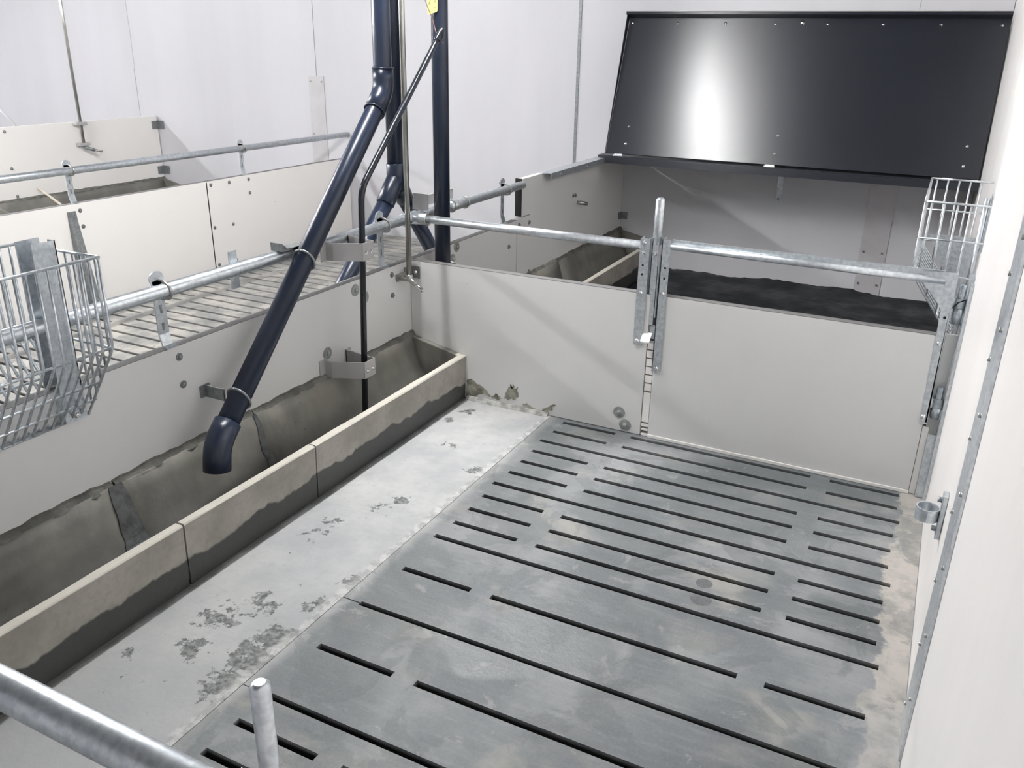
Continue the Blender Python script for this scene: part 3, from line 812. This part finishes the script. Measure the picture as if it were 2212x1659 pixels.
# B: splits over the next pen's trough
fb = thing('feed_pipe', (-.12, .05, .9), 'dark blue feed pipe that forks into two slanting legs', 'pipe', 'dark feed pipes')
bx_, by_ = -.10, .062
B().tube([(bx_, by_, ZC - .002), (bx_, by_, .87)], PR, 26).build('pipe', MAT['pipe'], fb)
L1 = Vector((bx_ - .06, -.62, .20)); L2 = Vector((bx_ - .06, .70, .20)); F0 = Vector((bx_, by_, .905))
for q_, nm in ((L1, 'fork_leg'), (L2, 'fork_leg')):
    d = (q_ - F0).normalized()
    B().tube([tuple(F0), tuple(q_)], PR - .001, 26).build(nm, MAT['pipe'], fb)
    B().tube([tuple(F0 + Vector((0, 0, .02))), tuple(F0 + d * .115)], PR + .004, 26, round_cap=.002).build('fork_socket', MAT['pipe'], fb)
B().tube([(bx_, by_, .985), (bx_, by_, .885)], PR + .0045, 26, round_cap=.003).build('coupling', MAT['pipe'], fb)

# C: straight down into the rear trough
fc = thing('feed_pipe', (.075, .152, .2), 'straight dark blue feed pipe behind the rear partition, wearing the yellow tag', 'pipe', 'dark feed pipes')
B().tube([(.075, .150, ZC - .002), (.075, .150, .18)], .0345, 26).build('pipe', MAT['pipe'], fc)
B().tube([(.001, .205, .545), (.05, .212, .552), (.135, .19, .548), (.135, .10, .535), (.05, .085, .535), (.001, .09, .545)], .0045, 8, fillet=.03).build('clamp_loop', MAT['stainless'], fc)
B().box(.0005, .03, .075, .10, .52, .56).build('wall_strap', MAT['zinc'], fc)
B().box(-.040, .032, .102, .108, .79, .86).box(-.046, -.040, .102, .44, .79, .835).box(-.046, -.02, .30, .36, .79, .83).build('pipe_bracket', MAT['cover'], fc)

# yellow tag with wire
tg = thing('yellow_tag', (.072, .104, 1.57), 'small yellow handwritten tag hanging on the straight feed pipe', 'tag')
vx = Vector((.85, .52, 0)).normalized()   # tag plane runs across the view
def tagp(s, z): return Vector((.072, .104, z)) + vx * s * .85
poly = [(-.024, 1.640), (-.010, 1.660), (.008, 1.665), (.021, 1.650), (.024, 1.630), (.023, 1.583), (.019, 1.578), (-.020, 1.567), (-.024, 1.571)]
bm = bmesh.new(); nrm = Vector((vx.y, -vx.x, 0))
f0 = [bm.verts.new(tagp(s, z)) for s, z in poly]; f1 = [bm.verts.new(tagp(s, z) + nrm * .001) for s, z in poly]
bm.faces.new(f0[::-1]); bm.faces.new(f1)
for i in range(len(poly)): bm.faces.new((f0[i], f0[(i + 1) % len(poly)], f1[(i + 1) % len(poly)], f1[i]))
bmesh.ops.recalc_face_normals(bm, faces=bm.faces[:])
q = B(); q._add(bm); card = q.build('card', MAT['paper'], tg)
def stroke(pts):
    return [tuple(tagp(s, z) + nrm * .0014) for s, z in pts]
b = B()
b.tube(stroke([(-.018, 1.622), (-.014, 1.630), (-.009, 1.626), (-.012, 1.616), (-.018, 1.606), (-.009, 1.606)]), .0008, 5)
b.tube(stroke([(-.002, 1.609), (-.001, 1.606)]), .0010, 5)
b.tube(stroke([(.006, 1.634), (.016, 1.637), (.011, 1.612)]), .0008, 5)
b.tube(stroke([(.004, 1.592), (.012, 1.594), (.015, 1.592)]), .0006, 5)
b.build('handwriting', MAT['ink'], tg)
b = B(); b.tube([(.05, .06, 1.74), (.042, .072, 1.655), (.055, .09, 1.60), (.072, .103, 1.55), (.092, .095, 1.50), (.137, .046, 1.470), (.15, .055, 1.462)], .0014, 6, fillet=.02)
b.build('wire', MAT['copper'], tg)

# ------------------------------------------------------------------ black conduit
cd = thing('conduit', (.13, -.54, .08), 'thin black bent tube running down into the corner trough', 'tube')
B().tube([(.13, -.545, .085), (.13, -.500, .97), (.13, .060, 1.493)], .0118, 16, fillet=.05, fseg=8).build('tube', MAT['conduit'], cd)
B().tube([(.13, .035, 1.470), (.13, .078, 1.511)], .0145, 16, round_cap=.004).build('end_cap', MAT['conduit'], cd)
def hat_bracket(yc, zc, x_m, label=None):
    h = .033
    b = B()
    # slanting arms and a front plate round the tube
    b.prism([(x_m, yc - .085), (x_m + .035, yc - .085), (.150, yc - .034), (.150, yc - .030), (x_m + .035, yc - .081), (x_m, yc - .081)], 'z', zc - h, zc + h)
    b.prism([(x_m, yc + .055), (x_m + .03, yc + .055), (.150, yc + .034), (.150, yc + .030), (x_m + .03, yc + .051), (x_m, yc + .051)], 'z', zc - h, zc + h)
    b.box(.150, .154, yc - .034, yc + .034, zc - h, zc + h)
    b.box(x_m, x_m + .004, yc - .115, yc - .081, zc - h * 1.1, zc + h * 1.1)
    b.box(x_m, x_m + .004, yc + .051, yc + .08, zc - h * 1.1, zc + h * 1.1)
    o = b.build('hat_bracket', MAT['cover'], cd)
    for dy in (-.015, .018): link('screw', screw_me, o, (.154, yc + dy, zc - .004), ROTX)
    return o
hat_bracket(-.505, .748, .022)
hat_bracket(-.530, .293, .0005)

# ------------------------------------------------------------------ water pipes
wp = thing('water_pipe', (.042, -.072, .53), 'slim steel water pipe with a bite drinker in the corner', 'pipe')
B().tube([(.042, -.072, .540), (.042, -.072, ZC - .002)], .0115, 16).build('pipe', MAT['stainless'], wp)
B().tube([(.042, -.072, .520), (.042, -.072, .548)], .016, 12, round_cap=.003).tube([(.0, -.078, .525), (.042, -.072, .525)], .009, 10).build('elbow', MAT['stainless'], wp)
B().tube([(.042, -.072, .530), (.078, -.078, .510)], .0115, 12, round_cap=.002).build('nipple_base', MAT['stainless'], wp)
B().tube([(.074, -.077, .512), (.118, -.082, .487)], .0088, 14, round_cap=.002).build('bite_nipple', MAT['chrome'], wp)
B().tube([(.001, -.105, .527), (.010, -.105, .527)], .009, 10).build('clip_bolt', MAT['zinc'], wp)
B().box(.001, .006, -.118, -.03, .53, .55).build('clip', MAT['stainless'], wp)

wf = thing('water_pipe', (-4.45, 1.885, .6), 'thin steel water pipe with drinker on the far left partition', 'pipe')
B().tube([(-4.45, 1.885, .615), (-4.45, 1.885, ZC - .002)], .0125, 12).build('pipe', MAT['stainless'], wf)
for zz in (.80, .635): B().box(-4.489, -4.432, 1.835, 1.935, zz - .012, zz + .012, .004).build('pipe_clip', MAT['cover'], wf)
B().tube([(-4.45, 1.885, .612), (-4.40, 1.94, .585)], .014, 10).build('nipple_base', MAT['zinc'], wf)
B().tube([(-4.41, 1.93, .59), (-4.36, 1.985, .575)], .009, 10).build('bite_nipple', MAT['stainless'], wf)

# ------------------------------------------------------------------ hay racks (wire baskets)
WR = .0037
def rack(name, loc, label, xm, sgn, y0, y1, ztop, zbend, zlow, depth, both, step, xlow=.006):
    t = thing(name, loc, label, 'hay rack')
    sides = (1, -1) if both else (sgn,)
    for s in sides:
        xo = lambda d: xm + s * d
        # bent bars of the long face
        me = None
        n = int(round((y1 - y0) / step))
        for i in range(n + 1):
            y = y0 + (y1 - y0) * i / n
            if me is None:
                b = B(); b.tube([(xo(depth), y, ztop), (xo(depth), y, zbend), (xo(xlow), y, zlow)], WR, 7, fillet=.02, fseg=3)
                o = b.build('bar', MAT['galv'], t, origin=(xo(depth), y, zlow)); me = o.data
            else: link('bar', me, t, (xo(depth), y, zlow))
        # horizontal wires
        for (d, z, r) in ((depth, ztop, .0042), (depth - .004, zbend, WR), (depth * .5 + .003, (zbend + zlow) / 2, WR), (depth * .25 + .004, zlow + (zbend - zlow) * .23, WR), (xlow, zlow, WR)):
            B().tube([(xo(d), y0 - .004, z), (xo(d), y1 + .004, z)], r, 7).build('long_wire', MAT['galv'], t)
        # end grids
        for ye in (y0, y1):
            m_ = 5
            for i in range(1, m_ + 1):
                d = depth * (i / (m_ + .5)); zl = zlow + (zbend - zlow) * (d - xlow) / (depth - xlow)
                B().tube([(xo(d), ye, ztop), (xo(d), ye, zl)], WR * .9, 7).build('end_bar', MAT['galv'], t)
            B().tube([(xo(.0), ye, ztop), (xo(depth), ye, ztop)], .0042, 7).build('end_rim', MAT['galv'], t)
            for z in (zbend, (zbend + ztop) / 2):
                if both and z != zbend: continue
                B().tube([(xo(.0), ye, z), (xo(depth), ye, z)], WR, 7).build('end_wire', MAT['galv'], t)
    return t
rk = rack('hay_rack', (0, -1.95, .5), 'double-sided galvanised wire hay rack on the left partition', .008, 1, -2.30, -1.632, .955, .716, .500, .150, True, .0279)
for yy in (-1.675, -2.24):
    B().box(.0225, .0255, yy - .034, yy + .030, .500, .985).box(.0005, .0255, yy + .027, yy + .030, .592, .985).box(.0005, .0225, yy - .034, yy + .030, .500, .586).build('post', MAT['galv'], rk)
    B().box(-.040, -.0355, yy - .034, yy + .030, .45, .985).build('post', MAT['galv'], rk)
    link('screw', screw_me, rk, (.0255, yy, .515), ROTX)

rw = rack('hay_rack', (2.1, .44, .47), 'galvanised wire hay rack on the right wall behind the gate hinge', XB - .006, -1, .115, .74, 1.005, .765, .480, .215, False, .05)
B().box(XB - .016, XB - .0005, .40, .46, .80, 1.0).build('wall_plate', MAT['galv'], rw)
B().prism([(XB - .19, .79), (XB - .008, .79), (XB - .008, .50), (XB - .04, .50)], 'y', .735, .738).build('side_plate', MAT['galv'], rw)
B().tube([(XB - .03, .42, .99), (XB - .03, .42, .55)], .010, 10).build('wall_tube', MAT['galv'], rw)

# ------------------------------------------------------------------ far partition (x = -2.36)
FX = -2.36
pf = thing('pen_partition', (FX - .0175, .0, 0), 'bright white board partition beyond the slatted pen, near half with the tapered plate', 'partition')
B().box(FX - PT, FX, -2.60, 1.160, .002, .587, .002).build('board', MAT['pvc_clean'], pf)
B().box(FX - PT, FX, -2.60, 1.160, .5872, .5885).build('top_edge', MAT['edge'], pf)
bolts(pf, [(FX, .2, .545), (FX, .203, .454)])
B().prism([(FX + .0005, .003), (FX + .0005, .548), (FX + .012, .548), (FX + .014, .50), (FX + .10, .003)], 'y', .115, .165).build('tapered_plate', MAT['zinc'], pf)
pf2 = thing('pen_partition', (FX - .0175, 1.94, 0), 'bright white board partition reaching the back wall, with nine bolt heads', 'partition')
B().box(FX - PT, FX, 1.168, 2.712, .002, .587, .002).build('board', MAT['pvc_clean'], pf2)
B().box(FX - PT, FX, 1.168, 2.712, .5872, .5885).build('top_edge', MAT['edge'], pf2)
bolts(pf2, [(FX, 1.199, .56), (FX, 1.368, .557), (FX, 1.555, .556), (FX, 1.556, .463), (FX, 1.192, .276), (FX, 1.365, .272), (FX, 1.196, .02), (FX, 1.361, .02), (FX, 2.3, .05)])
B().box(FX + .0005, FX + .006, 2.665, 2.712, .47, .53).box(FX + .0005, FX + .05, 2.707, 2.712, .47, .53).build('corner_bracket', MAT['zinc'], pf2)
B().box(FX - PT, FX, 1.1605, 1.1675, .002, .580).build('joint_gasket', MAT['black'], pf2)
rf = thing('top_rail', (FX, .2, .59), 'galvanised top rail over the far white partition', 'rail')
B().tube([(FX, -2.62, RZ), (FX, YB - .008, RZ)], .021, 18).build('pipe', MAT['galv'], rf)
for y in (-1.2, .181, 1.531): rail_support(rf, FX, y, .586)

# far left pen: taller board and fittings
FX2 = -4.49
p2 = thing('pen_partition', (FX2 - .0175, 1.9, 0), 'tall pale board partition in the far left pen, behind the thin water pipe', 'partition')
B().box(FX2 - PT, FX2, 1.05, 2.705, .002, .812, .002).build('board', MAT['pvc_clean'], p2)
bolts(p2, [(FX2, 1.244, .78), (FX2, 1.244, .503), (FX2, 1.246, .29), (FX2, 1.085, .29)])
for zz in (.735, .335):
    cb = B().box(FX2 + .0005, FX2 + .006, 2.64, 2.712, zz - .035, zz + .035).box(FX2 - .0, FX2 + .07, 2.707, 2.713, zz - .035, zz + .035).build('corner_bracket', MAT['zinc'], p2)
p3 = thing('pen_partition', (FX2 - .0175, -.7, 0), 'low pale board partition at the left edge of the far pen', 'partition')
B().box(FX2 - PT, FX2, -2.6, 1.04, .002, .587, .002).build('board', MAT['pvc_clean'], p3)
dv = thing('trough_divider', (-4.3, 1.5, .24), 'short cream divider bar over the far left trough', 'bar')
B().tube([(-4.484, 1.43, .330), (-4.235, 1.44, .2075)], .010, 10).build('bar', MAT['foam'], dv)
kb = thing('knob_rod', (-4.6, 1.36, .81), 'slanting rod with a dark green knob at the left edge', 'rod')
B().tube([(-4.51, 1.36, .8135), (-4.62, 1.27, 1.0)], .009, 10).build('rod', MAT['wall'], kb)
B().tube([(-4.60, 1.30, .955), (-4.63, 1.262, 1.03)], .022, 12, round_cap=.006).build('knob', MAT['green'], kb)

# ------------------------------------------------------------------ front partition, seen only by its rail and latch bar
pq = thing('pen_partition', (1.05, -2.585, 0), 'white board partition at the front, just under the foreground rail', 'partition')
B().box(.001, XR - .008, -2.6025, -2.5675, .002, .585, .002).build('board', MAT['pvc'], pq)
rq = thing('top_rail', (.75, -2.585, .585), 'thick galvanised rail crossing the bottom left foreground', 'rail')
B().tube([(.022, -2.585, RZ), (1.50, -2.585, RZ)], .0215, 28, round_cap=.003).build('pipe', MAT['galv'], rq)
B().box(1.485, 1.515, -2.606, -2.602, .40, .80).box(1.485, 1.489, -2.6055, -2.566, .586, .80).build('latch_post', MAT['galv'], rq)
lq = thing('gate_latch', (1.553, -2.592, .42), 'short upright galvanised latch bar in the bottom foreground', 'latch')
B().tube([(1.551, -2.593, .585), (1.551, -2.593, .953)], .0092, 20, round_cap=.004).build('handle', MAT['galv'], lq)
B().box(1.538, 1.566, -2.609, -2.604, .42, .60).build('keeper_plate', MAT['galv'], lq)
